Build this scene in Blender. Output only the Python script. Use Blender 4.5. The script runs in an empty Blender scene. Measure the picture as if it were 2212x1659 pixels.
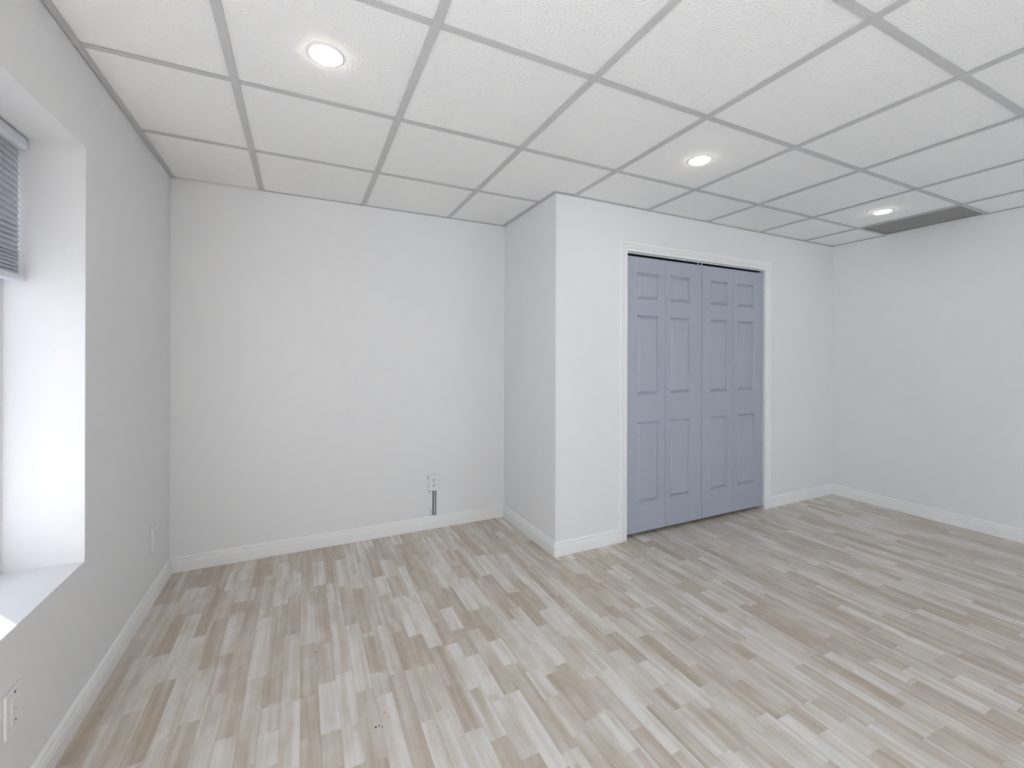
import bpy, bmesh, math, random
from mathutils import Matrix, Vector

scene = bpy.context.scene
COL = scene.collection
random.seed(7)

# ------------------------------------------------------------------ camera
F_PX, W_PX, H_PX = 938.79, 2212.0, 1659.0
YAW, ROLL, SHIFT_PX = 0.4490, 0.0026, -56.3
CAM = Vector((0.6961, -3.1521, 1.2607))
cam_data = bpy.data.cameras.new('camera')
cam_data.sensor_fit = 'HORIZONTAL'
cam_data.sensor_width = 36.0
cam_data.lens = F_PX / W_PX * 36.0
cam_data.shift_y = SHIFT_PX / W_PX
cam_data.clip_start = 0.02
cam = bpy.data.objects.new('camera', cam_data)
COL.objects.link(cam)
cam.matrix_world = (Matrix.Translation(CAM) @ Matrix.Rotation(-YAW, 4, 'Z')
                    @ Matrix.Rotation(math.pi / 2, 4, 'X') @ Matrix.Rotation(ROLL, 4, 'Z'))
scene.camera = cam

# ------------------------------------------------------------------ world, sun, exposure
world = bpy.data.worlds.new('sky')
scene.world = world
world.use_nodes = True
bg = world.node_tree.nodes['Background']
bg.inputs['Color'].default_value = (0.82, 0.90, 1.0, 1)
bg.inputs['Strength'].default_value = 4.5

sun_data = bpy.data.lights.new('sun', 'SUN')
sun_data.energy = 88.0
sun_data.angle = math.radians(0.6)
sun_data.color = (1.0, 0.95, 0.88)
sun = bpy.data.objects.new('sun', sun_data)
COL.objects.link(sun)
SUN_DIR = Vector((0.634, -0.773, -1.25)).normalized()
sun.rotation_euler = SUN_DIR.to_track_quat('-Z', 'Y').to_euler()
sun.location = (-4, 4, 7)

vs = scene.view_settings
vs.view_transform = 'Standard'
vs.look = 'None'
vs.gamma = 1.0
vs.use_curve_mapping = False
vs.exposure = 0.24
LAMP_STRENGTH = 34.0
scene.cycles.max_bounces = 7
scene.cycles.diffuse_bounces = 5
scene.cycles.caustics_reflective = False
scene.cycles.caustics_refractive = False
scene.cycles.use_light_tree = False

# ------------------------------------------------------------------ room sizes
HC = 2.309                      # underside of the ceiling grid
XR, YC, XW = 2.1452, -0.7848, 5.1603   # return wall, closet front, right wall
YB = -5.40                      # rear wall (behind the camera)
GX = [0.4612, 1.0725, 1.6796, 2.2807, 2.8978, 3.4959, 4.1136, 4.7281]
GY = [-0.5938, -1.2078, -1.8154, -2.4259] + [-2.4259 - 0.6096 * k for k in range(1, 5)]
WIN = (-2.05, -1.102, 0.534, 2.003)     # y0, y1, z0, z1 of the window opening
FILL_WIN = (-5.15, -2.70, 0.534, 2.003)     # unseen window added to the same wall to light the room
FILL_DOOR = (3.45, 4.55, 0.06, 2.14)        # x0, x1, z0, z1 of an unseen glazed door added behind the camera for light
WALL_T = 0.338                  # outer wall thickness
OPEN = (2.717, 4.187, 2.004)    # closet opening x0, x1, top


# ------------------------------------------------------------------ helpers
def obj(name, bm, mat=None, parent=None, smooth=False):
    me = bpy.data.meshes.new(name)
    bmesh.ops.recalc_face_normals(bm, faces=bm.faces[:])
    bm.to_mesh(me)
    bm.free()
    if mat:
        me.materials.append(mat)
    if smooth:
        for p in me.polygons:
            p.use_smooth = True
    o = bpy.data.objects.new(name, me)
    COL.objects.link(o)
    if parent:
        o.parent = parent
    return o


def empty(name, loc=(0, 0, 0)):
    o = bpy.data.objects.new(name, None)
    o.empty_display_size = 0.05
    COL.objects.link(o)
    o.location = loc
    return o


def tag(o, label, cat=None, group=None, kind=None):
    o['label'] = label
    if cat:
        o['category'] = cat
    if group:
        o['group'] = group
    if kind:
        o['kind'] = kind
    return o


def struct(o, label=None, cat=None):
    o['kind'] = 'structure'
    if label:
        o['label'] = label
    if cat:
        o['category'] = cat
    return o


def box(bm, x0, x1, y0, y1, z0, z1):
    v = [bm.verts.new(p) for p in ((x0, y0, z0), (x1, y0, z0), (x1, y1, z0), (x0, y1, z0),
                                   (x0, y0, z1), (x1, y0, z1), (x1, y1, z1), (x0, y1, z1))]
    for f in ((0, 3, 2, 1), (4, 5, 6, 7), (0, 1, 5, 4), (1, 2, 6, 5), (2, 3, 7, 6), (3, 0, 4, 7)):
        bm.faces.new([v[i] for i in f])
    return v


def bbox(x0, x1, y0, y1, z0, z1, bev=0.0, seg=1):
    bm = bmesh.new()
    box(bm, x0, x1, y0, y1, z0, z1)
    if bev:
        bmesh.ops.bevel(bm, geom=bm.edges[:], offset=bev, segments=seg, affect='EDGES', profile=0.5)
    return bm


def prism(profile, p0, p1, nrm, m0=0.0, m1=0.0):
    """profile [(t, z)] swept from p0 to p1 on the floor plan, t measured along nrm; m0/m1 mitre (metres of
    end shift along the run per metre of t)."""
    bm = bmesh.new()
    d = (Vector(p1) - Vector(p0))
    d.normalize()
    n = Vector(nrm)
    rings = []
    for p, m in ((p0, m0), (p1, m1)):
        rings.append([bm.verts.new((p[0] + n.x * t + d.x * m * t, p[1] + n.y * t + d.y * m * t, z)) for t, z in profile])
    k = len(profile)
    for i in range(k):
        j = (i + 1) % k
        bm.faces.new((rings[0][i], rings[0][j], rings[1][j], rings[1][i]))
    bm.faces.new(rings[0][::-1])
    bm.faces.new(rings[1])
    return bm


def cyl(bm, c, axis, r, h, n=24, r2=None):
    """cylinder from c along axis by h"""
    q = Vector(axis).normalized().to_track_quat('Z', 'Y').to_matrix()
    r2 = r if r2 is None else r2
    a = [bm.verts.new(Vector(c) + q @ Vector((r * math.cos(2 * math.pi * i / n), r * math.sin(2 * math.pi * i / n), 0))) for i in range(n)]
    b = [bm.verts.new(Vector(c) + q @ Vector((r2 * math.cos(2 * math.pi * i / n), r2 * math.sin(2 * math.pi * i / n), h))) for i in range(n)]
    for i in range(n):
        j = (i + 1) % n
        bm.faces.new((a[i], a[j], b[j], b[i]))
    bm.faces.new(a[::-1])
    bm.faces.new(b)


def lathe(bm, c, prof, n=48, cap_first=False, cap_last=False):
    rings = []
    for r, z in prof:
        rings.append([bm.verts.new((c[0] + r * math.cos(2 * math.pi * i / n), c[1] + r * math.sin(2 * math.pi * i / n), c[2] + z)) for i in range(n)])
    for a, b in zip(rings, rings[1:]):
        for i in range(n):
            j = (i + 1) % n
            bm.faces.new((a[i], a[j], b[j], b[i]))
    if cap_first:
        bm.faces.new(rings[0])
    if cap_last:
        bm.faces.new(rings[-1])


def holed_slab(u0, u1, v0, v1, holes, t0, t1, put):
    """slab in (u, v) with rectangular through holes, thickness t0..t1; put(u, v, t) -> xyz"""
    bm = bmesh.new()
    us = sorted({u0, u1, *[h[0] for h in holes], *[h[1] for h in holes]})
    vv = sorted({v0, v1, *[h[2] for h in holes], *[h[3] for h in holes]})
    cache = {}

    def V(u, v, t):
        k = (round(u, 6), round(v, 6), t)
        if k not in cache:
            cache[k] = bm.verts.new(put(u, v, t))
        return cache[k]

    def solid(i, j):
        if i < 0 or j < 0 or i >= len(us) - 1 or j >= len(vv) - 1:
            return False
        cu, cv = (us[i] + us[i + 1]) / 2, (vv[j] + vv[j + 1]) / 2
        return not any(h[0] < cu < h[1] and h[2] < cv < h[3] for h in holes)
    for i in range(len(us) - 1):
        for j in range(len(vv) - 1):
            if not solid(i, j):
                continue
            a, b, c, d = us[i], us[i + 1], vv[j], vv[j + 1]
            for t in (t0, t1):
                bm.faces.new((V(a, c, t), V(b, c, t), V(b, d, t), V(a, d, t)))
            if not solid(i - 1, j):
                bm.faces.new((V(a, c, t0), V(a, d, t0), V(a, d, t1), V(a, c, t1)))
            if not solid(i + 1, j):
                bm.faces.new((V(b, c, t0), V(b, d, t0), V(b, d, t1), V(b, c, t1)))
            if not solid(i, j - 1):
                bm.faces.new((V(a, c, t0), V(b, c, t0), V(b, c, t1), V(a, c, t1)))
            if not solid(i, j + 1):
                bm.faces.new((V(a, d, t0), V(b, d, t0), V(b, d, t1), V(a, d, t1)))
    return bm


# ------------------------------------------------------------------ materials
def srgb(r, g, b):
    def f(c):
        c /= 255.0
        return c / 12.92 if c <= 0.04045 else ((c + 0.055) / 1.055) ** 2.4
    return (f(r), f(g), f(b), 1.0)


def new_mat(name):
    m = bpy.data.materials.new(name)
    m.use_nodes = True
    nt = m.node_tree
    return m, nt, nt.nodes['Principled BSDF']


def plain(name, col, rough=0.5, spec=0.5, metal=0.0, noise=0.0, nscale=60.0, bump=0.0, bscale=400.0):
    m, nt, b = new_mat(name)
    b.inputs['Roughness'].default_value = rough
    b.inputs['Specular IOR Level'].default_value = spec
    b.inputs['Metallic'].default_value = metal
    b.inputs['Base Color'].default_value = col
    geo = nt.nodes.new('ShaderNodeNewGeometry')
    if noise:
        n = nt.nodes.new('ShaderNodeTexNoise')
        n.inputs['Scale'].default_value = nscale
        n.inputs['Detail'].default_value = 2
        nt.links.new(geo.outputs['Position'], n.inputs['Vector'])
        mr = nt.nodes.new('ShaderNodeMapRange')
        mr.inputs['From Min'].default_value = 0.3
        mr.inputs['From Max'].default_value = 0.7
        mr.inputs['To Min'].default_value = 1.0 - noise
        mr.inputs['To Max'].default_value = 1.0 + noise * 0.4
        nt.links.new(n.outputs['Fac'], mr.inputs['Value'])
        mul = nt.nodes.new('ShaderNodeVectorMath')
        mul.operation = 'SCALE'
        mul.inputs[0].default_value = col[:3]
        nt.links.new(mr.outputs['Result'], mul.inputs['Scale'])
        nt.links.new(mul.outputs['Vector'], b.inputs['Base Color'])
    if bump:
        n2 = nt.nodes.new('ShaderNodeTexNoise')
        n2.inputs['Scale'].default_value = bscale
        n2.inputs['Detail'].default_value = 1
        nt.links.new(geo.outputs['Position'], n2.inputs['Vector'])
        bp = nt.nodes.new('ShaderNodeBump')
        bp.inputs['Strength'].default_value = 1.0
        bp.inputs['Distance'].default_value = bump
        nt.links.new(n2.outputs['Fac'], bp.inputs['Height'])
        nt.links.new(bp.outputs['Normal'], b.inputs['Normal'])
    return m


M_WALL = plain('wall_paint', (0.80, 0.80, 0.805, 1), 0.65, 0.3)
M_TRIM = plain('trim_paint', (0.86, 0.86, 0.855, 1), 0.35, 0.45, noise=0.0)
M_GRID = plain('grid_metal', (0.54, 0.545, 0.555, 1), 0.45, 0.4, noise=0.03, nscale=12)
M_TILE = plain('tile_fibre', (0.915, 0.915, 0.91, 1), 0.9, 0.1, bump=0.0026, bscale=125)
M_DECK = plain('deck_dark', (0.03, 0.03, 0.03, 1), 0.9, 0.1)
M_VENT = plain('vent_grey', (0.30, 0.30, 0.292, 1), 0.7, 0.2, noise=0.12, nscale=260)
M_DOOR = plain('door_paint', (0.365, 0.395, 0.465, 1), 0.42, 0.4, noise=0.02, nscale=40)
M_PLASTIC = plain('white_plastic', (0.80, 0.80, 0.79, 1), 0.3, 0.5)
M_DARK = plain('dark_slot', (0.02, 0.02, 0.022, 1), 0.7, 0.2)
M_STEEL = plain('galvanised_steel', (0.62, 0.63, 0.65, 1), 0.45, 0.5, metal=0.2, noise=0.1, nscale=80)
M_TRACK = plain('track_metal', (0.72, 0.74, 0.77, 1), 0.35, 0.5, metal=0.3)
M_BLIND = plain('blind_slat', (0.70, 0.72, 0.78, 1), 0.45, 0.4, noise=0.02, nscale=30)
M_VINYL = plain('window_vinyl', (0.74, 0.75, 0.78, 1), 0.35, 0.5)
M_CHIP = plain('paint_chip', (0.9, 0.9, 0.88, 1), 0.6, 0.3)
M_CRUMB = plain('dirt_crumb', (0.03, 0.03, 0.03, 1), 0.8, 0.2)
M_SUBFLOOR = plain('subfloor', (0.30, 0.26, 0.22, 1), 0.8, 0.2)


def glass_mat(name, tint):
    m = bpy.data.materials.new(name)
    m.use_nodes = True
    nt = m.node_tree
    nt.nodes.clear()
    out = nt.nodes.new('ShaderNodeOutputMaterial')
    tr = nt.nodes.new('ShaderNodeBsdfTransparent')
    tr.inputs['Color'].default_value = tint
    gl = nt.nodes.new('ShaderNodeBsdfGlossy')
    gl.inputs['Roughness'].default_value = 0.02
    fr = nt.nodes.new('ShaderNodeValue')
    fr.outputs[0].default_value = 0.045
    mx = nt.nodes.new('ShaderNodeMixShader')
    nt.links.new(fr.outputs[0], mx.inputs[0])
    nt.links.new(tr.outputs[0], mx.inputs[1])
    nt.links.new(gl.outputs[0], mx.inputs[2])
    nt.links.new(mx.outputs[0], out.inputs['Surface'])
    return m


M_GLASS = glass_mat('window_glass', (0.96, 0.97, 0.98, 1))
M_GLASS_DIM = glass_mat('window_glass_dimmed', (0.465, 0.475, 0.495, 1))   # tint added to dim the daylight falling on the window reveal


def lamp_mat():
    m, nt, b = new_mat('lamp_lens')
    b.inputs['Base Color'].default_value = (0.9, 0.9, 0.88, 1)
    b.inputs['Emission Color'].default_value = (1.0, 0.90, 0.76, 1)
    b.inputs['Emission Strength'].default_value = LAMP_STRENGTH
    return m


M_LAMP = lamp_mat()


def plank_mat():
    """laminate stave: tone and a random offset come from the piece, grain from position"""
    m, nt, b = new_mat('laminate')
    N, L = nt.nodes.new, nt.links.new
    at = N('ShaderNodeAttribute')
    at.attribute_name = 'stave'
    sep = N('ShaderNodeSeparateColor')
    L(at.outputs['Color'], sep.inputs[0])
    geo = N('ShaderNodeNewGeometry')
    off = N('ShaderNodeCombineXYZ')
    for i in range(3):
        mu = N('ShaderNodeMath')
        mu.operation = 'MULTIPLY'
        mu.inputs[1].default_value = (0.0, 31.0, 57.0)[i]
        L(sep.outputs[1], mu.inputs[0])
        L(mu.outputs[0], off.inputs[i])
    add = N('ShaderNodeVectorMath')
    L(geo.outputs['Position'], add.inputs[0])
    L(off.outputs[0], add.inputs[1])

    def noise(sx, sy, detail, rough=0.55, dist=0.0):
        mp = N('ShaderNodeVectorMath')
        mp.operation = 'MULTIPLY'
        mp.inputs[1].default_value = (sx, sy, 1.0)
        L(add.outputs[0], mp.inputs[0])
        n = N('ShaderNodeTexNoise')
        n.inputs['Scale'].default_value = 1.0
        n.inputs['Detail'].default_value = detail
        n.inputs['Roughness'].default_value = rough
        n.inputs['Distortion'].default_value = dist
        L(mp.outputs[0], n.inputs['Vector'])
        return n.outputs['Fac']

    def madd(val, mul, addv):
        mu = N('ShaderNodeMath')
        mu.operation = 'MULTIPLY_ADD'
        mu.inputs[1].default_value = mul
        if isinstance(addv, float):
            mu.inputs[2].default_value = addv
        else:
            L(addv, mu.inputs[2])
        L(val, mu.inputs[0])
        return mu.outputs[0]
    streak = noise(38.0, 1.6, 1, 0.5)     # soft lengthwise bands
    cloud = noise(14.0, 7.0, 2, 0.6)      # smoky patches
    grain = noise(420.0, 14.0, 1, 0.6)         # fine grain
    t = madd(streak, 1.35, -0.675)
    t = madd(cloud, 0.85, t)
    t = madd(grain, 0.30, t)
    t = madd(sep.outputs[0], 0.78, t)
    t2 = N('ShaderNodeMath')
    t2.operation = 'SUBTRACT'
    t2.inputs[1].default_value = 0.46
    L(t, t2.inputs[0])
    ramp = N('ShaderNodeValToRGB')
    e = ramp.color_ramp.elements
    e[0].position = 0.0
    e[0].color = PL_DARK
    e[1].position = 1.0
    e[1].color = PL_LIGHT
    md = e.new(0.5)
    md.color = PL_MID
    L(t2.outputs[0], ramp.inputs[0])
    # small brown knots
    vor = N('ShaderNodeTexVoronoi')
    vor.inputs['Scale'].default_value = 1.0
    mp = N('ShaderNodeVectorMath')
    mp.operation = 'MULTIPLY'
    mp.inputs[1].default_value = (7.0, 4.0, 1.0)
    L(add.outputs[0], mp.inputs[0])
    L(mp.outputs[0], vor.inputs['Vector'])
    kr = N('ShaderNodeMapRange')
    kr.inputs['From Min'].default_value = 0.02
    kr.inputs['From Max'].default_value = 0.10
    kr.inputs['To Min'].default_value = 0.35
    kr.inputs['To Max'].default_value = 0.0
    L(vor.outputs['Distance'], kr.inputs['Value'])
    mix = N('ShaderNodeMix')
    mix.data_type = 'RGBA'
    L(kr.outputs['Result'], mix.inputs['Factor'])
    L(ramp.outputs['Color'], mix.inputs[6])
    mix.inputs[7].default_value = (PL_DARK[0] * 0.75, PL_DARK[1] * 0.68, PL_DARK[2] * 0.62, 1)
    L(mix.outputs[2], b.inputs['Base Color'])
    b.inputs['Roughness'].default_value = 0.36
    b.inputs['Specular IOR Level'].default_value = 0.42
    return m


PL_DARK = (0.430, 0.362, 0.292, 1)
PL_MID = (0.580, 0.528, 0.466, 1)
PL_LIGHT = (0.740, 0.718, 0.690, 1)
M_PLANK = plank_mat()

# ------------------------------------------------------------------ walls
slot = (1.5655, 1.5945, 0.0905, 0.292)
crack = (1.5480, 1.5525, 0.0905, 0.143)
wb = holed_slab(-WALL_T, XW + 0.12, -0.05, HC + 0.12, [slot, crack], 0.0, 0.03, lambda u, v, t: (u, t, v))
box(wb, 1.45, 1.70, 0.03, 0.12, 0.0, 0.5)
wall_back = struct(obj('wall_back', wb, M_WALL), 'white painted back wall with a small outlet near the floor')
struct(obj('wall_left', holed_slab(YB - 0.12, 0.0, -0.05, HC + 0.12, [WIN, FILL_WIN], -WALL_T, 0.0, lambda u, v, t: (t, u, v)), M_WALL),
       'white painted wall with the deep window opening')
struct(obj('wall_right', bbox(XW, XW + 0.12, YB - 0.12, 0.0, -0.05, HC + 0.12), M_WALL),
       'white painted wall on the far right side')
struct(obj('wall_rear', holed_slab(0.0, XW, -0.05, HC + 0.12, [FILL_DOOR], YB - 0.12, YB, lambda u, v, t: (u, t, v)), M_WALL),
       'white painted wall behind the camera')
struct(obj('wall_return', bbox(XR, XR + 0.10, YC + 0.10, 0.0, -0.05, HC + 0.12), M_WALL),
       'narrow white side wall of the closet bump-out')
struct(obj('wall_closet', holed_slab(XR, XW, -0.05, HC + 0.12, [(OPEN[0] - 0.002, OPEN[1] + 0.002, -0.06, OPEN[2] + 0.002)], YC, YC + 0.10,
                                     lambda u, v, t: (u, t, v)), M_WALL),
       'white closet front wall around the blue-grey doors')

# ------------------------------------------------------------------ ceiling: deck, tees, tiles
ceiling = struct(obj('ceiling', bbox(0, XW, YB, 0, HC + 0.05, HC + 0.12), M_DECK),
                 'suspended ceiling of white fibre tiles in a grey metal grid')
TW = 0.0142          # half width of a tee flange
xs = [0.0] + GX + [XW]
ys = [0.0] + GY + [YB]


def tee(name, x0, x1, y0, y1, z, along):
    bm = bmesh.new()
    box(bm, x0, x1, y0, y1, z, z + 0.0012)
    if along == 'y':
        c = (x0 + x1) / 2
        box(bm, c - 0.0015, c + 0.0015, y0, y1, z + 0.0012, z + 0.032)
    else:
        c = (y0 + y1) / 2
        box(bm, x0, x1, c - 0.0015, c + 0.0015, z + 0.0012, z + 0.032)
    return obj(name, bm, M_GRID, ceiling)


for i, x in enumerate(GX):
    yend = -0.001 if x < XR else YC - 0.001
    tee('main_tee', x - TW, x + TW, YB, yend, HC - 0.001, 'y')
for j, y in enumerate(GY):
    for i in range(len(xs) - 1):
        x0, x1 = xs[i], xs[i + 1]
        a = x0 + (TW if i else 0.0)
        b = x1 - (TW if i < len(GX) else 0.0)
        if y > YC and x0 >= XR - 0.01:
            continue
        if y > YC and x1 > XR:
            b = XR
        if b - a < 0.03:
            continue
        tee('cross_tee', a, b, y - TW * 0.92, y + TW * 0.92, HC, 'x')

# wall angles
def angle(x0, x1, y0, y1):
    obj('wall_angle', bbox(x0, x1, y0, y1, HC - 0.0012, HC + 0.0002), M_GRID, ceiling)


angle(0.003, 0.024, YB, 0.0)
angle(GX[0] + TW, XR, -0.009, -0.001)
angle(XR - 0.024, XR - 0.002, YC, -0.004)
angle(XR - 0.024, XW, YC - 0.017, YC - 0.001)
angle(XW - 0.014, XW - 0.001, YB, GY[2])
angle(XW - 0.014, XW - 0.001, GY[1], YC)

VENT_BAY = (8, 2)


def tile_rect(x0, x1, y0, y1):
    bm = bmesh.new()
    z0, z1, e = HC + 0.0035, HC + 0.018, 0.0012
    lo = [bm.verts.new(p) for p in ((x0 + e, y0 + e, z0), (x1 - e, y0 + e, z0), (x1 - e, y1 - e, z0), (x0 + e, y1 - e, z0))]
    mi = [bm.verts.new(p) for p in ((x0, y0, z0 + e), (x1, y0, z0 + e), (x1, y1, z0 + e), (x0, y1, z0 + e))]
    hi = [bm.verts.new(p) for p in ((x0, y0, z1), (x1, y0, z1), (x1, y1, z1), (x0, y1, z1))]
    bm.faces.new(lo[::-1])
    bm.faces.new(hi)
    for a, b in ((lo, mi), (mi, hi)):
        for k in range(4):
            q = (k + 1) % 4
            bm.faces.new((a[k], a[q], b[q], b[k]))
    return bm


LIGHTS = [(0, 1, 2), (3, 4, 2), (6, 7, 2)]
for i in range(len(xs) - 1):
    for j in range(len(ys) - 1):
        if (i, j) == VENT_BAY:
            continue
        x0, x1, y1, y0 = xs[i] + 0.002, xs[i + 1] - 0.002, ys[j] - 0.002, ys[j + 1] + 0.002
        if j == 0:
            y1 = -0.013 if i == 0 else -0.009
        if y1 > YC and x0 > XR - 0.01:           # inside the closet footprint
            y1 = YC - 0.004
        elif y1 > YC and x1 > XR:                # bay cut by the corner of the closet
            if j == 0:
                x1 = XR - 0.004
            else:                                # L-shaped tile: two boards
                o = obj('ceiling_tile', tile_rect(x0, XR - 0.004, YC - 0.02, y1), M_TILE, ceiling)
                y1 = YC - 0.02
        if y1 - y0 < 0.02 or x1 - x0 < 0.02:
            continue
        o = obj('ceiling_tile', tile_rect(x0, x1, y0, y1), M_TILE, ceiling)
        r = random.uniform(-1, 1) * 0.0006
        o.location.z = r

# ceiling vent beside the right wall
vx0, vx1, vy0, vy1 = GX[7] + TW, XW - 0.002, GY[2] + TW, GY[1] - TW
vent = empty('air_vent', ((vx0 + vx1) / 2, (vy0 + vy1) / 2, HC + 0.004))
tag(vent, 'dark grey air vent panel set into the ceiling beside the right wall', 'vent')


def local(o):
    """keep a world-space mesh in place under a moved parent"""
    o.matrix_parent_inverse = Matrix.Translation(o.parent.location).inverted()
    return o


bm = bmesh.new()
n = 40
box(bm, vx0 + 0.004, vx1 - 0.018, vy0 + 0.004, vy1 - 0.004, HC + 0.0075, HC + 0.015)
local(obj('panel', bm, M_VENT, vent))
bm = holed_slab(vx0, vx1 - 0.014, vy0, vy1, [(vx0 + 0.006, vx1 - 0.020, vy0 + 0.006, vy1 - 0.006)], HC + 0.004, HC + 0.012, lambda u, v, t: (u, v, t))
local(obj('frame', bm, M_VENT, vent))

# ------------------------------------------------------------------ recessed ceiling lights
def downlight(x, y, label):
    root = empty('ceiling_light', (x, y, HC))
    tag(root, label, 'light', 'recessed ceiling lights')
    bm = bmesh.new()
    lathe(bm, (0, 0, 0.0035), [(0.060, 0.0), (0.0605, -0.0015), (0.058, -0.0035), (0.050, -0.0045), (0.0485, -0.0035), (0.0485, 0.004)], 56)
    obj('trim_ring', bm, M_PLASTIC, root, True)
    bm = bmesh.new()
    lathe(bm, (0, 0, 0.0), [(0.0478, 0.0005), (0.0474, -0.0050), (0.030, -0.0072)], 24, cap_last=True)
    obj('lens', bm, M_LAMP, root, True)
    return root


ym = (GY[1] + GY[2]) / 2 + 0.004
downlight((GX[0] + GX[1]) / 2, ym, 'round recessed ceiling light nearest the window')
downlight((GX[3] + GX[4]) / 2 + 0.001, ym, 'round recessed ceiling light in front of the closet doors')
downlight((GX[6] + GX[7]) / 2 - 0.004, ym, 'round recessed ceiling light beside the dark vent panel')

# ------------------------------------------------------------------ baseboards
BB = [(0.0, 0.0), (0.014, 0.0), (0.014, 0.048), (0.0125, 0.0495), (0.0125, 0.058), (0.0105, 0.064), (0.0055, 0.069), (0.0045, 0.0735),
      (0.0098, 0.0752), (0.0108, 0.079), (0.0095, 0.0845), (0.0055, 0.0895), (0.002, 0.0915), (0.0, 0.0915)]


def baseboard(side, p0, p1, nrm, m0, m1, label):
    return struct(obj('baseboard_' + side, prism(BB, p0, p1, nrm, m0, m1), M_TRIM), label)


CAS_L, CAS_R = 2.645, 4.259
baseboard('left', (0, YB, 0), (0, 0, 0), (1, 0, 0), 1, -1, 'white moulded baseboard under the window wall')
baseboard('back', (0, 0, 0), (XR, 0, 0), (0, -1, 0), 1, -1, 'white moulded baseboard along the back wall')
baseboard('return', (XR, 0, 0), (XR, YC, 0), (-1, 0, 0), 1, 1, 'short white baseboard on the closet side wall')
bc = struct(empty('baseboard_closet'), 'white baseboard on the closet front wall, both sides of the doors')
obj('board', prism(BB, (XR, YC, 0), (CAS_L, YC, 0), (0, -1, 0), -1, 0), M_TRIM, bc)
obj('board', prism(BB, (CAS_R, YC, 0), (XW, YC, 0), (0, -1, 0), 0, -1), M_TRIM, bc)
baseboard('right', (XW, YC, 0), (XW, YB, 0), (-1, 0, 0), 1, -1, 'white baseboard along the right wall')

# ------------------------------------------------------------------ closet casing, jamb and track
casing = struct(empty('trim_1', (3.452, YC, 0)), 'white moulded casing around the closet doors')
CP = [(0.0, 0.0), (0.0, 0.009), (0.018, 0.0105), (0.0205, 0.0065), (0.024, 0.0065), (0.027, 0.0125), (0.036, 0.013), (0.0385, 0.0085),
      (0.042, 0.0085), (0.0455, 0.0160), (0.066, 0.017), (0.0705, 0.0145), (0.072, 0.010), (0.072, 0.0)]
# (distance from the inner edge, thickness)


def casing_leg(x_in, sgn):
    bm = bmesh.new()
    a = [bm.verts.new((x_in + sgn * d, YC - t, 0.0)) for d, t in CP]
    b = [bm.verts.new((x_in + sgn * d, YC - t, OPEN[2] + d)) for d, t in CP]
    k = len(CP)
    for i in range(k):
        j = (i + 1) % k
        bm.faces.new((a[i], a[j], b[j], b[i]))
    bm.faces.new(a)
    bm.faces.new(b)
    return bm


local(obj('side_casing', casing_leg(OPEN[0], -1), M_TRIM, casing))
local(obj('side_casing', casing_leg(OPEN[1], 1), M_TRIM, casing))
bm = bmesh.new()
a = [bm.verts.new((OPEN[0] - d, YC - t, OPEN[2] + d)) for d, t in CP]
b = [bm.verts.new((OPEN[1] + d, YC - t, OPEN[2] + d)) for d, t in CP]
for i in range(len(CP)):
    j = (i + 1) % len(CP)
    bm.faces.new((a[i], a[j], b[j], b[i]))
bm.faces.new(a)
bm.faces.new(b)
local(obj('head_casing', bm, M_TRIM, casing))
for x0, x1 in ((OPEN[0] - 0.0018, OPEN[0] + 0.0004), (OPEN[1] - 0.0004, OPEN[1] + 0.0018)):
    local(obj('jamb', bbox(x0, x1, YC - 0.0005, YC + 0.10, 0, OPEN[2]), M_TRIM, casing))
bm = bmesh.new()
ty0, ty1 = YC + 0.006, YC + 0.034
box(bm, OPEN[0] + 0.002, OPEN[1] - 0.002, ty0, ty1, OPEN[2] - 0.003, OPEN[2])
box(bm, OPEN[0] + 0.002, OPEN[1] - 0.002, ty0, ty0 + 0.002, OPEN[2] - 0.0115, OPEN[2] - 0.003)
track = local(obj('door_track', bm, M_TRACK, casing))
local(obj('track_gap_shade', bbox(OPEN[0] + 0.002, OPEN[1] - 0.002, ty0 + 0.003, YC + 0.098, OPEN[2] - 0.011, OPEN[2] - 0.0035), M_DARK, casing))  # black box added as painted shade inside the track gap
for x in (OPEN[0] + 0.018, 3.427, 3.467, OPEN[1] - 0.022):
    bm = bmesh.new()
    cyl(bm, (x, YC + 0.018, 1.976), (0, 0, 1), 0.004, 0.018, 10)
    p = obj('pivot_pin', bm, M_TRACK, casing)
    local(p)
for x0, x1 in ((OPEN[0] + 0.001, OPEN[0] + 0.045), (OPEN[1] - 0.045, OPEN[1] - 0.001)):
    bm = bbox(x0, x1, YC - 0.002, YC + 0.026, 0.0003, 0.003)
    box(bm, x0 if x0 < 3 else x1 - 0.003, x0 + 0.003 if x0 < 3 else x1, YC + 0.0, YC + 0.026, 0.003, 0.03)
    local(obj('floor_bracket', bm, M_TRACK, casing))

# ------------------------------------------------------------------ bifold doors
YF, DT = YC + 0.011, 0.032       # door face, leaf thickness
ZB, ZT = 0.029, 1.977
ROWS = [(0.233, 0.807), (1.002, 1.564), (1.681, 1.869)]
LEAVES = [((2.7225, 3.0865), (2.823, 3.030)), ((3.0890, 3.4610), (3.134, 3.342)),
          ((3.4650, 3.8155), (3.561, 3.761)), ((3.8180, 4.1800), (3.866, 4.076))]


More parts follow.
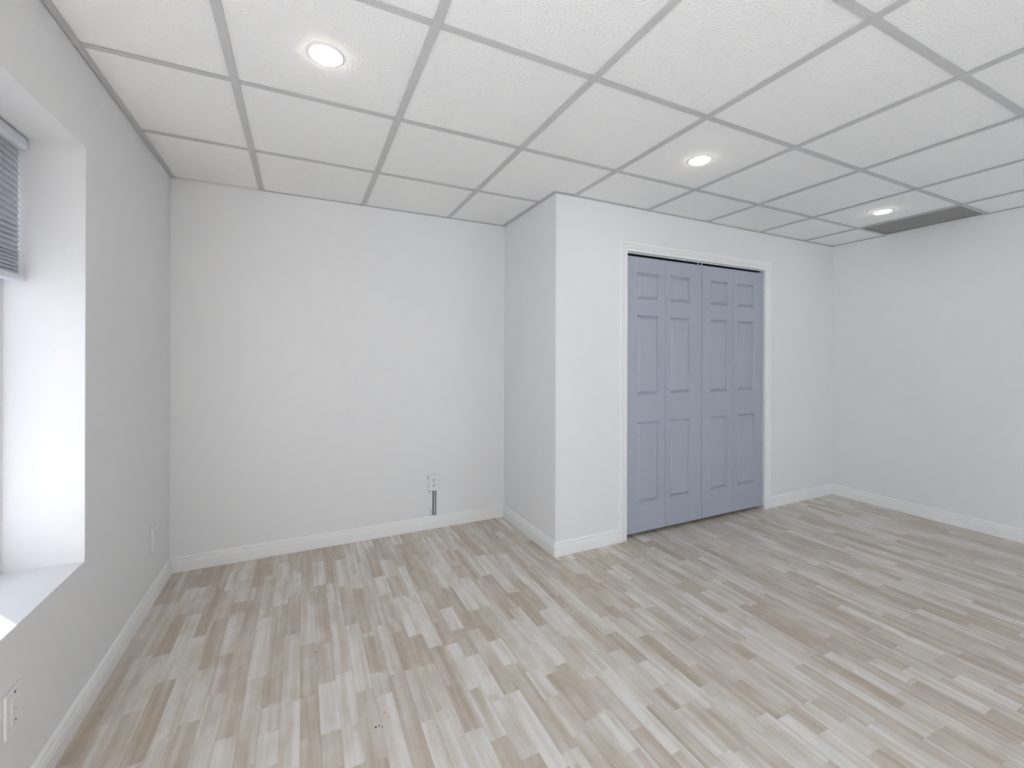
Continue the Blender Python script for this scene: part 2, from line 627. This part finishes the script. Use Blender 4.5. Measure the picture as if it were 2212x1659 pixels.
def leaf(parent, xr, pr):
    x0, x1 = xr
    p0, p1 = pr
    holes = [(p0, p1, a, b) for a, b in ROWS]
    bm = bmesh.new()
    us = [x0, p0, p1, x1]
    zs = [ZB] + [z for r in ROWS for z in r] + [ZT]
    c = {}

    def V(x, z, y):
        k = (round(x, 5), round(z, 5), round(y, 5))
        if k not in c:
            c[k] = bm.verts.new((x, y, z))
        return c[k]
    for i in range(3):
        for j in range(len(zs) - 1):
            if i == 1 and j % 2 == 1:
                continue
            bm.faces.new((V(us[i], zs[j], YF), V(us[i + 1], zs[j], YF), V(us[i + 1], zs[j + 1], YF), V(us[i], zs[j + 1], YF)))
    g, dp = 0.008, 0.012
    for a, b in ROWS:      # moulded slope down into the recess
        o = [(p0, a), (p1, a), (p1, b), (p0, b)]
        n = [(p0 + g, a + g), (p1 - g, a + g), (p1 - g, b - g), (p0 + g, b - g)]
        for k in range(4):
            q = (k + 1) % 4
            bm.faces.new((V(*o[k], YF), V(*o[q], YF), V(*n[q], YF + dp), V(*n[k], YF + dp)))
        bm.faces.new([V(*q, YF + dp) for q in n])
    yb = YF + DT
    bm.faces.new((V(x0, ZB, yb), V(x1, ZB, yb), V(x1, ZT, yb), V(x0, ZT, yb)))
    for j in range(len(zs) - 1):
        for x in (x0, x1):
            pass
    bm.faces.new([V(x0, z, YF) for z in zs] + [V(x0, ZT, yb), V(x0, ZB, yb)])
    bm.faces.new([V(x1, z, YF) for z in zs] + [V(x1, ZT, yb), V(x1, ZB, yb)])
    for z in (ZB, ZT):
        bm.faces.new([V(x, z, YF) for x in us] + [V(x1, z, yb), V(x0, z, yb)])
    lf = local(obj('leaf', bm, M_DOOR, parent))
    for a, b in ROWS:
        bm = bmesh.new()
        e, s = g + 0.001, 0.017
        base = [(p0 + e, a + e), (p1 - e, a + e), (p1 - e, b - e), (p0 + e, b - e)]
        top = [(p0 + e + s, a + e + s), (p1 - e - s, a + e + s), (p1 - e - s, b - e - s), (p0 + e + s, b - e - s)]
        rb = [bm.verts.new((x, YF + dp - 0.0001, z)) for x, z in base]
        rt = [bm.verts.new((x, YF + 0.0008, z)) for x, z in top]
        for k in range(4):
            q = (k + 1) % 4
            bm.faces.new((rb[k], rb[q], rt[q], rt[k]))
        bm.faces.new(rt)
        bm.faces.new(rb[::-1])
        o = obj('raised_panel', bm, M_DOOR, lf)
    return lf


for n, pair in enumerate((LEAVES[:2], LEAVES[2:])):
    d = empty('door_%d' % (n + 1), ((pair[0][0][0] + pair[1][0][1]) / 2, YF, ZB))
    struct(d, ('blue-grey panelled bifold closet door, the pair of leaves nearer the window',
               'blue-grey panelled bifold closet door, the pair of leaves nearer the right wall')[n])
    for lv in pair:
        leaf(d, *lv)

# ------------------------------------------------------------------ window: frame, pane, blind
wy0, wy1, wz0, wz1 = WIN
FX0, FX1, FW = -0.262, -0.208, 0.045


def ring(y0, y1, z0, z1, w, x0, x1):
    return holed_slab(y0, y1, z0, z1, [(y0 + w, y1 - w, z0 + w, z1 - w)], x0, x1, lambda u, v, t: (t, u, v))


def slider_window(name, dims, label, glass):
    y0, y1, z0, z1 = dims
    win = struct(empty(name, (-0.235, (y0 + y1) / 2, z0)), label)
    local(obj('window_frame', ring(y0, y1, z0, z1, FW, FX0, FX1), M_VINYL, win))
    ym_ = (y0 + y1) / 2
    for a, b, xo in ((y0 + FW, ym_ + 0.02, 0.0), (ym_ - 0.02, y1 - FW, -0.022)):
        s = local(obj('sash', ring(a, b, z0 + FW, z1 - FW, 0.034, FX0 + 0.026 + xo, FX0 + 0.046 + xo), M_VINYL, win))
        obj('pane', bbox(FX0 + 0.034 + xo, FX0 + 0.038 + xo, a + 0.03, b - 0.03, z0 + FW + 0.03, z1 - FW - 0.03), glass, s)


slider_window('window_1', WIN, 'white vinyl window in the deep opening', M_GLASS_DIM)
slider_window('fill_window', FILL_WIN, 'unseen second window added to the window wall for light, behind the camera', M_GLASS)
ymid = (wy0 + wy1) / 2
px0, px1, pz0, pz1 = FILL_DOOR
fill_glazing = struct(empty('fill_door', ((px0 + px1) / 2, YB - 0.06, pz0)), 'unseen glazed door added behind the camera for light')


def ring_y(x0, x1, z0, z1, w, y0, y1):
    return holed_slab(x0, x1, z0, z1, [(x0 + w, x1 - w, z0 + w, z1 - w)], y0, y1, lambda u, v, t: (u, t, v))


local(obj('window_frame', ring_y(px0, px1, pz0, pz1, 0.045, YB - 0.09, YB - 0.03), M_VINYL, fill_glazing))
for k in range(2):
    a = px0 + 0.045 + (px1 - px0 - 0.09) * k / 2
    b = px0 + 0.045 + (px1 - px0 - 0.09) * (k + 1) / 2
    s = local(obj('sash', ring_y(a, b, pz0 + 0.045, pz1 - 0.045, 0.05, YB - 0.075, YB - 0.05), M_VINYL, fill_glazing))
    obj('pane', bbox(a + 0.045, b - 0.045, YB - 0.064, YB - 0.060, pz0 + 0.09, pz1 - 0.09), M_GLASS, s)

bx = -0.165
blind = tag(empty('window_blind', (bx, ymid, wz1)), 'grey-blue slatted window blind pulled halfway up in the deep window opening', 'blind')
bm = bbox(bx - 0.022, bx + 0.022, wy0 + 0.006, wy1 - 0.006, wz1 - 0.046, wz1 - 0.004, 0.010, 3)
hr = local(obj('headrail', bm, M_BLIND, blind, True))
zb = 1.512
bm = bbox(bx - 0.016, bx + 0.016, wy0 + 0.010, wy1 - 0.008, zb, zb + 0.022, 0.004, 2)
local(obj('bottom_rail', bm, M_BLIND, blind))


def slat_bm():
    bm = bmesh.new()
    w, n, th = 0.0125, 6, 0.0006
    rows = []
    tilt = math.radians(71)
    for s in (0, 1):
        r = []
        for k in range(n + 1):
            u = -w + 2 * w * k / n
            h = 0.0032 * (1 - (u / w) ** 2) + s * th
            x = u * math.cos(tilt) - h * math.sin(tilt)
            z = u * math.sin(tilt) * -1 + h * math.cos(tilt)
            r.append((bm.verts.new((x, wy0 + 0.012 - ymid, z)), bm.verts.new((x, wy1 - 0.010 - ymid, z))))
        rows.append(r)
    for s in (0, 1):
        for k in range(n):
            bm.faces.new((rows[s][k][0], rows[s][k + 1][0], rows[s][k + 1][1], rows[s][k][1]))
    for k in (0, n):
        bm.faces.new((rows[0][k][0], rows[0][k][1], rows[1][k][1], rows[1][k][0]))
    for e in (0, 1):
        bm.faces.new([rows[0][k][e] for k in range(n + 1)] + [rows[1][k][e] for k in range(n, -1, -1)])
    return bm


s0 = obj('slat', slat_bm(), M_BLIND, blind, True)
z = wz1 - 0.056
zl = []
while z > zb + 0.028:
    zl.append(z)
    t = (z - zb) / (wz1 - zb)
    z -= 0.0218 if t > 0.42 else (0.0175 if t > 0.22 else 0.0120)
for k, z in enumerate(zl):
    s = s0 if k == 0 else s0.copy()
    if k:
        COL.objects.link(s)
    s.location = (0, 0, z - wz1)
for y in (wy1 - 0.16, wy0 + 0.16):
    bm = bmesh.new()
    for dx in (-0.0105, 0.0105):
        cyl(bm, (bx + dx, y, zb + 0.02), (0, 0, 1), 0.0007, wz1 - 0.04 - zb - 0.02, 6)
    local(obj('ladder_cord', bm, M_PLASTIC, blind))

# ------------------------------------------------------------------ outlets
def duplex_outlet():
    x0, x1, z0, z1 = 1.5335, 1.6045, 0.281, 0.398
    root = empty('wall_outlet', ((x0 + x1) / 2, 0, z0))
    tag(root, 'white duplex outlet standing proud of the back wall above a bare conduit', 'outlet')
    local(obj('outlet_box', bbox(x0 + 0.005, x1 - 0.005, -0.016, 0.0, z0 + 0.006, z1 - 0.004, 0.001), M_PLASTIC, root))
    cp = local(obj('cover_plate', bbox(x0, x1, -0.0225, -0.016, z0, z1, 0.002, 2), M_PLASTIC, root))
    xc, zc = (x0 + x1) / 2, (z0 + z1) / 2
    bm = bbox(xc - 0.0165, xc + 0.0165, -0.0240, -0.0215, zc - 0.033, zc + 0.033, 0.0008)
    rc = local(obj('receptacle', bm, M_PLASTIC, root))
    for dz in (0.020, -0.020):
        for dx, h in ((-0.0068, 0.0055), (0.0068, 0.0045)):
            o = obj('slot', bbox(xc + dx - 0.0019, xc + dx + 0.0019, -0.0243, -0.0225, zc + dz + 0.004 - h, zc + dz + 0.004 + h), M_DARK, rc)
        bm = bmesh.new()
        cyl(bm, (xc, -0.0225, zc + dz - 0.0095), (0, -1, 0), 0.0032, 0.0018, 12)
        o = obj('ground_hole', bm, M_DARK, rc)
    for z, h in ((0.378, 0.008), (0.308, 0.003)):
        local(obj('mounting_hole', bbox(x0 - 0.0075, x0 - 0.0040, -0.0012, 0.0, z - h, z + h), M_DARK, root))
    for xa, xb in ((x0 + 0.003, x0 + 0.009), (x0 + 0.014, x0 + 0.023)):
        local(obj('gap', bbox(xa, xb, -0.0015, 0.0, z0 - 0.007, z0 + 0.002), M_DARK, root))


duplex_outlet()

# bare conduit in its chase under the outlet
root = tag(empty('conduit', (1.58, 0.012, 0.092)), 'grey metal conduit in an open slot of the back wall below the outlet', 'conduit')
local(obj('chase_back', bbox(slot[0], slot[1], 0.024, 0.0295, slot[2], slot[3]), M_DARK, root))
bm = bmesh.new()
cyl(bm, (1.5825, 0.0135, slot[2] + 0.001), (0, 0, 1), 0.0072, slot[3] - slot[2] - 0.002, 20)
local(obj('pipe', bm, M_STEEL, root, False))
bm = bmesh.new()
cyl(bm, (1.5592, 0.002, 0.118), (0, 0, 1), 0.0062, 0.017, 14)
cyl(bm, (1.5592, 0.002, 0.0915), (0, 0, 1), 0.0045, 0.0265, 14)
local(obj('coupling', bm, M_PLASTIC, root))
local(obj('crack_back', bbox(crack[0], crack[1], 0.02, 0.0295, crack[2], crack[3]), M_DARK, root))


def side_plate(y0, y1, z0, z1, label, painted):
    m = M_WALL if painted else M_PLASTIC
    yc, zc = (y0 + y1) / 2, (z0 + z1) / 2
    root = empty('wall_outlet', (0, yc, z0))
    tag(root, label, 'outlet')
    local(obj('cover_plate', bbox(0.0, 0.0075, y0, y1, z0, z1, 0.0025, 2), m, root))
    ins = local(obj('insert', bbox(0.0065, 0.0092, yc - 0.0165, yc + 0.0165, zc - 0.0335, zc + 0.0335, 0.001), m, root))
    for dz in (0.048, -0.048):
        bm = bmesh.new()
        cyl(bm, (0.0070, yc, zc + dz), (1, 0, 0), 0.0030, 0.0012, 12)
        local(obj('screw', bm, M_DARK if dz > 0 and not painted else m, root))
    if not painted:
        for dz, r in ((0.004, 0.0016), (-0.026, 0.0026)):
            bm = bmesh.new()
            cyl(bm, (0.0085, yc, zc + dz), (1, 0, 0), r, 0.0009, 12)
            obj('hole', bm, M_DARK, ins)


side_plate(-1.572, -1.497, 0.262, 0.378, 'white wall outlet below the window sill at the picture edge', False)
side_plate(-0.352, -0.278, 0.262, 0.378, 'painted-over outlet plate low on the window wall near the corner', True)

# ------------------------------------------------------------------ floor: laminate staves
floor = struct(obj('floor', bbox(0, XW, YB, 0.0, -0.05, -0.0042), M_SUBFLOOR),
               'pale greige laminate floor of narrow staves')
PITCH, XOFF = 0.0625, 0.0035


def on_floor(u, v):
    c, s = math.cos(YAW), math.sin(YAW)
    x, y = (u - W_PX / 2) / F_PX, -(v - H_PX / 2 - SHIFT_PX) / F_PX
    fw, rt, up = Vector((s, c, 0)), Vector((c, -s, 0)), Vector((0, 0, 1))
    r3, u3 = rt * math.cos(ROLL) + up * math.sin(ROLL), up * math.cos(ROLL) - rt * math.sin(ROLL)
    d = fw + r3 * x + u3 * y
    return CAM + d * (-CAM.z / d.z)


def project(p):
    c, s = math.cos(YAW), math.sin(YAW)
    d = Vector(p) - CAM
    z = d.dot(Vector((s, c, 0)))
    if z < 0.05:
        return None
    x, y = d.dot(Vector((c, -s, 0))) / z, d.z / z
    return (W_PX / 2 + F_PX * x, H_PX / 2 + SHIFT_PX - F_PX * y)


# staves read off the photograph: crop origin and scale, then far end, near end, tone (0 dark .. 1 light)
SEEN = [
    ((100, 1359, 5.53), [((1415, 625), (960, 1640), .12), ((1600, 250), (1415, 620), .75), ((590, 985), (180, 1640), .08), ((1850, 85), (1540, 1260), .75),
                         ((1150, 960), (900, 1640), .4)]),
    ((500, 1359, 5.53), [((1130, 640), (1180, 1220), .95), ((1200, 1230), (1250, 1659), .18), ((960, 790), (950, 1280), .25), ((740, 860), (730, 1659), .8),
                         ((920, 180), (910, 340), .25), ((500, 590), (440, 900), .22), ((470, 920), (440, 1230), .65), ((420, 1240), (400, 1659), .9),
                         ((1340, 520), (1420, 1659), .9), ((1850, 780), (2050, 1659), .92), ((1650, 90), (1740, 520), .2), ((1730, 550), (1800, 780), .55),
                         ((250, 600), (150, 1659), .3)]),
    ((900, 1359, 5.53), [((140, -60), (225, 205), .95), ((940, 120), (1115, 415), .98), ((1330, -100), (1730, 420), .95), ((1740, 420), (2150, 1000), .2),
                         ((480, 650), (700, 1190), .15), ((700, 1200), (980, 1659), .9), ((1120, 435), (1800, 1450), .35), ((700, 300), (950, 770), .85), ((1400, 480), (1640, 800), .85),
                         ((1180, 740), (1820, 1640), .9), ((1000, 830), (1400, 1500), .62)]),
    ((1300, 1359, 5.53), [((30, 990), (380, 1445), .98), ((0, 500), (940, 1445), .95), ((650, 710), (920, 950), .1), ((100, 50), (510, 380), .12), ((540, 920), (1300, 1659), .2),
                          ((760, 680), (980, 900), .9), ((1760, 100), (1910, 265), .8), ((1590, 170), (1850, 290), .1), ((1620, 620), (2200, 1020), .15), ((870, 970), (1560, 1420), .75),
                          ((400, 1200), (900, 1659), .2), ((480, 390), (680, 680), .7)]),
    ((360, 1140, 5.53), [((1690, 360), (1690, 780), .08), ((1820, 400), (1820, 690), .85), ((1830, 692), (1840, 800), .1), ((1380, 600), (1360, 925), .85), ((1335, 930), (1300, 1330), .15),
                         ((860, 890), (850, 1020), .1), ((1130, 380), (1100, 700), .12), ((520, 740), (350, 1310), .2), ((700, 1070), (560, 1659), .18), ((190, 1030), (40, 1500), .15),
                         ((350, 560), (320, 720), .1), ((1570, 540), (1560, 800), .75), ((620, 750), (560, 1040), .6)]),
    ((760, 1140, 5.53), [((280, 220), (340, 580), .1), ((850, 150), (890, 470), .65), ((870, 490), (1010, 990), .1), ((780, 800), (1000, 1420), .95), ((1020, 1120), (1180, 1390), .18),
                         ((1130, 990), (1290, 1210), .9), ((1180, 640), (1450, 970), .9), ((1320, 600), (1600, 940), .75), ((1550, 960), (1720, 1330), .08), ((1720, 1340), (1890, 1630), .98),
                         ((1080, 280), (1190, 470), .3), ((1040, 170), (1130, 260), .85), ((1950, 770), (1990, 920), .12), ((1480, 340), (1930, 760), .75), ((1990, 950), (2212, 1250), .85),
                         ((550, 1110), (560, 1240), .3), ((750, 1290), (880, 1640), .2), ((200, 1300), (180, 1640), .2), ((90, 720), (110, 1270), .2), ((1230, 30), (1270, 130), .8)]),
    ((1160, 1140, 4.424), [((870, 340), (1170, 620), .08), ((700, 200), (840, 330), .8), ((220, 330), (420, 600), .12), ((440, 430), (620, 590), .12), ((710, 740), (820, 850), .1),
                           ((1300, 210), (1650, 415), .12), ((1380, 520), (1800, 800), .12), ((1780, 520), (2200, 740), .18), ((180, 500), (430, 730), .9), ((220, 650), (780, 1160), .15),
                           ((140, 750), (270, 850), .85), ((900, 600), (1070, 740), .9), ((1100, 750), (1130, 840), .1), ((1180, 830), (1500, 1080), .12), ((1900, 1110), (2100, 1230), .12),
                           ((850, 1040), (1020, 1270), .1), ((900, 180), (1060, 310), .2)]),
    ((1700, 1259, 4.148), [((370, 250), (1000, 560), .1), ((430, 460), (740, 700), .12), ((1150, 270), (1780, 540), .15), ((860, 290), (1500, 560), .12), ((1560, 640), (2110, 900), .1),
                           ((1110, 920), (2100, 1440), .1), ((1340, 1350), (1900, 1650), .15), ((300, 1020), (560, 1200), .2), ((0, 1150), (330, 1330), .1), ((150, 1080), (800, 1500), .9),
                           ((380, 620), (640, 760), .8), ((460, 850), (1310, 1340), .85), ((250, 640), (1060, 1080), .12), ((780, 740), (1080, 880), .8), ((1530, 830), (2110, 1100), .8)]),
]
NCOL = int((XW - XOFF) / PITCH) + 1
cols = {k: [] for k in range(-1, NCOL + 1)}
for (ox, oy, s), lst in SEEN:
    for far, near, tone in lst:
        a, b = on_floor(ox + far[0] / s, oy + far[1] / s), on_floor(ox + near[0] / s, oy + near[1] / s)
        k = int(math.floor(((a.x + b.x) / 2 - XOFF) / PITCH))
        if k in cols:
            cols[k].append((b.y, a.y, tone))
pieces = []
for k in sorted(cols):
    x0, x1 = max(0.001, XOFF + k * PITCH), min(XW - 0.001, XOFF + (k + 1) * PITCH)
    if x1 - x0 < 0.004:
        continue
    top = -0.001 if x0 < XR else YC + 0.09
    fixed = []
    for y0, y1, tone in sorted(cols[k]):
        y1 = min(y1, top)
        if fixed and y0 < fixed[-1][1]:
            y0 = fixed[-1][1]
        if y1 - y0 > 0.06:
            fixed.append((y0, y1, tone))
    y = YB
    spans = []
    for f in fixed + [(top, top, None)]:
        while f[0] - y > 0.001:
            ln = random.uniform(0.16, 0.46)
            e = y + ln
            if f[0] - e < 0.13:
                e = f[0] if f[0] - y < 0.52 else y + (f[0] - y) / 2
            tone = random.choice((.12, .22, .35, .45, .5, .58, .66, .74, .82)) + random.uniform(-.05, .05)
            spans.append((y, e, tone))
            y = e
        if f[2] is not None:
            spans.append(f)
            y = f[1]
    for y0, y1, tone in spans:
        pieces.append((x0, x1, y0, y1, tone, random.random()))


def screen_area(p):
    pts = [project(q) for q in ((p[0], p[2], 0), (p[1], p[2], 0), (p[1], p[3], 0), (p[0], p[3], 0))]
    if any(q is None for q in pts):
        return 0.0
    cx, cy = sum(q[0] for q in pts) / 4, sum(q[1] for q in pts) / 4
    if not (-20 < cx < W_PX + 20 and 0 < cy < H_PX + 30):
        return 0.0
    return abs(sum(pts[i][0] * pts[(i + 1) % 4][1] - pts[(i + 1) % 4][0] * pts[i][1] for i in range(4))) / 2


pieces.sort(key=screen_area, reverse=True)
GAP, TH, E = 0.00012, 0.0042, 0.0003


def stave_geo(p, verts, faces):
    x0, x1, y0, y1 = p[0] + GAP, p[1] - GAP, p[2] + GAP, p[3] - GAP
    n = len(verts)
    verts += [(x0, y0, -TH), (x1, y0, -TH), (x1, y1, -TH), (x0, y1, -TH),
              (x0, y0, -E), (x1, y0, -E), (x1, y1, -E), (x0, y1, -E),
              (x0 + E, y0 + E, 0), (x1 - E, y0 + E, 0), (x1 - E, y1 - E, 0), (x0 + E, y1 - E, 0)]
    faces += [tuple(n + i for i in f) for f in ((8, 9, 10, 11), (0, 1, 5, 4), (1, 2, 6, 5), (2, 3, 7, 6), (3, 0, 4, 7),
                                                (4, 5, 9, 8), (5, 6, 10, 9), (6, 7, 11, 10), (7, 4, 8, 11), (3, 2, 1, 0))]


def stave_mesh(name, group):
    verts, faces, cols_ = [], [], []
    for p in group:
        stave_geo(p, verts, faces)
        cols_ += [p[4], p[5], 0.0, 1.0] * 12
    me = bpy.data.meshes.new(name)
    me.from_pydata(verts, [], faces)
    me.materials.append(M_PLANK)
    ca = me.color_attributes.new('stave', 'FLOAT_COLOR', 'POINT')
    ca.data.foreach_set('color', cols_)
    o = bpy.data.objects.new(name, me)
    COL.objects.link(o)
    o.parent = floor
    return o


for p in pieces[:300]:
    stave_mesh('plank', [p])
rest = stave_mesh('planks', pieces[300:])
rest['kind'] = 'stuff'
rest['label'] = 'smaller far-off laminate staves'

# ------------------------------------------------------------------ bits left on the floor
def bit(name, u, v, r, mat, label, cat, group):
    p = on_floor(u, v)
    bm = bmesh.new()
    n = 7
    ang0 = random.uniform(0, 6)
    el = random.uniform(0.45, 0.9)
    lo, hi = [], []
    for i in range(n):
        a = 2 * math.pi * i / n
        q = r * random.uniform(0.7, 1.15)
        x, y = q * math.cos(a), q * el * math.sin(a)
        x, y = x * math.cos(ang0) - y * math.sin(ang0), x * math.sin(ang0) + y * math.cos(ang0)
        lo.append(bm.verts.new((x, y, 0.0)))
        hi.append(bm.verts.new((x * 0.8, y * 0.8, 0.0012 + random.uniform(0, 0.0006))))
    for i in range(n):
        j = (i + 1) % n
        bm.faces.new((lo[i], lo[j], hi[j], hi[i]))
    bm.faces.new(hi)
    bm.faces.new(lo[::-1])
    o = obj(name, bm, mat)
    o.location = (p.x, p.y, 0.0001)
    return tag(o, label, cat, group)


for u, v, r, label in (
        (853, 1300, .0085, 'largest white paint chip, lying on the floor in front of the outlet wall'),
        (1187, 1303, .005, 'white paint chip lying on the floor just in front of the closet corner'),
        (1245, 1292, .004, 'faint white paint chip on the floor a little right of the closet corner'),
        (1435, 1327, .005, 'middle one of three white paint chips on the floor below the closet doors'),
        (1515, 1336, .006, 'rightmost white paint chip on the floor below the closet doors'),
        (1416, 1358, .004, 'white paint chip nearest the camera on the floor below the closet doors'),
        (1397, 1170, .005, 'white paint chip on the floor close to the foot of the door casing'),
        (1023, 1158, .006, 'white paint chip on the floor near the inner corner of the back wall'),
        (684, 1446, .004, 'small white paint chip on the floor just below a lone dark crumb')):
    bit('paint_chip', u, v, r, M_CHIP, label, 'paint chip', 'white paint chips on the floor')
for u, v, r, label in (
        (812, 1571, .004, 'largest and leftmost of three dark crumbs clustered on the near floor'),
        (819, 1568, .003, 'middle one of three dark crumbs clustered on the near floor'),
        (826, 1571, .0025, 'rightmost of three dark crumbs clustered on the near floor'),
        (683, 1409, .004, 'lone dark crumb on the floor just above a small white chip'),
        (830, 1539, .0025, 'single dark speck on the floor just above the cluster of crumbs'),
        (760, 1474, .002, 'smallest dark speck on the pale floor between the crumb cluster and lone crumb')):
    bit('dirt_crumb', u, v, r, M_CRUMB, label, 'crumb', 'dark crumbs on the floor')
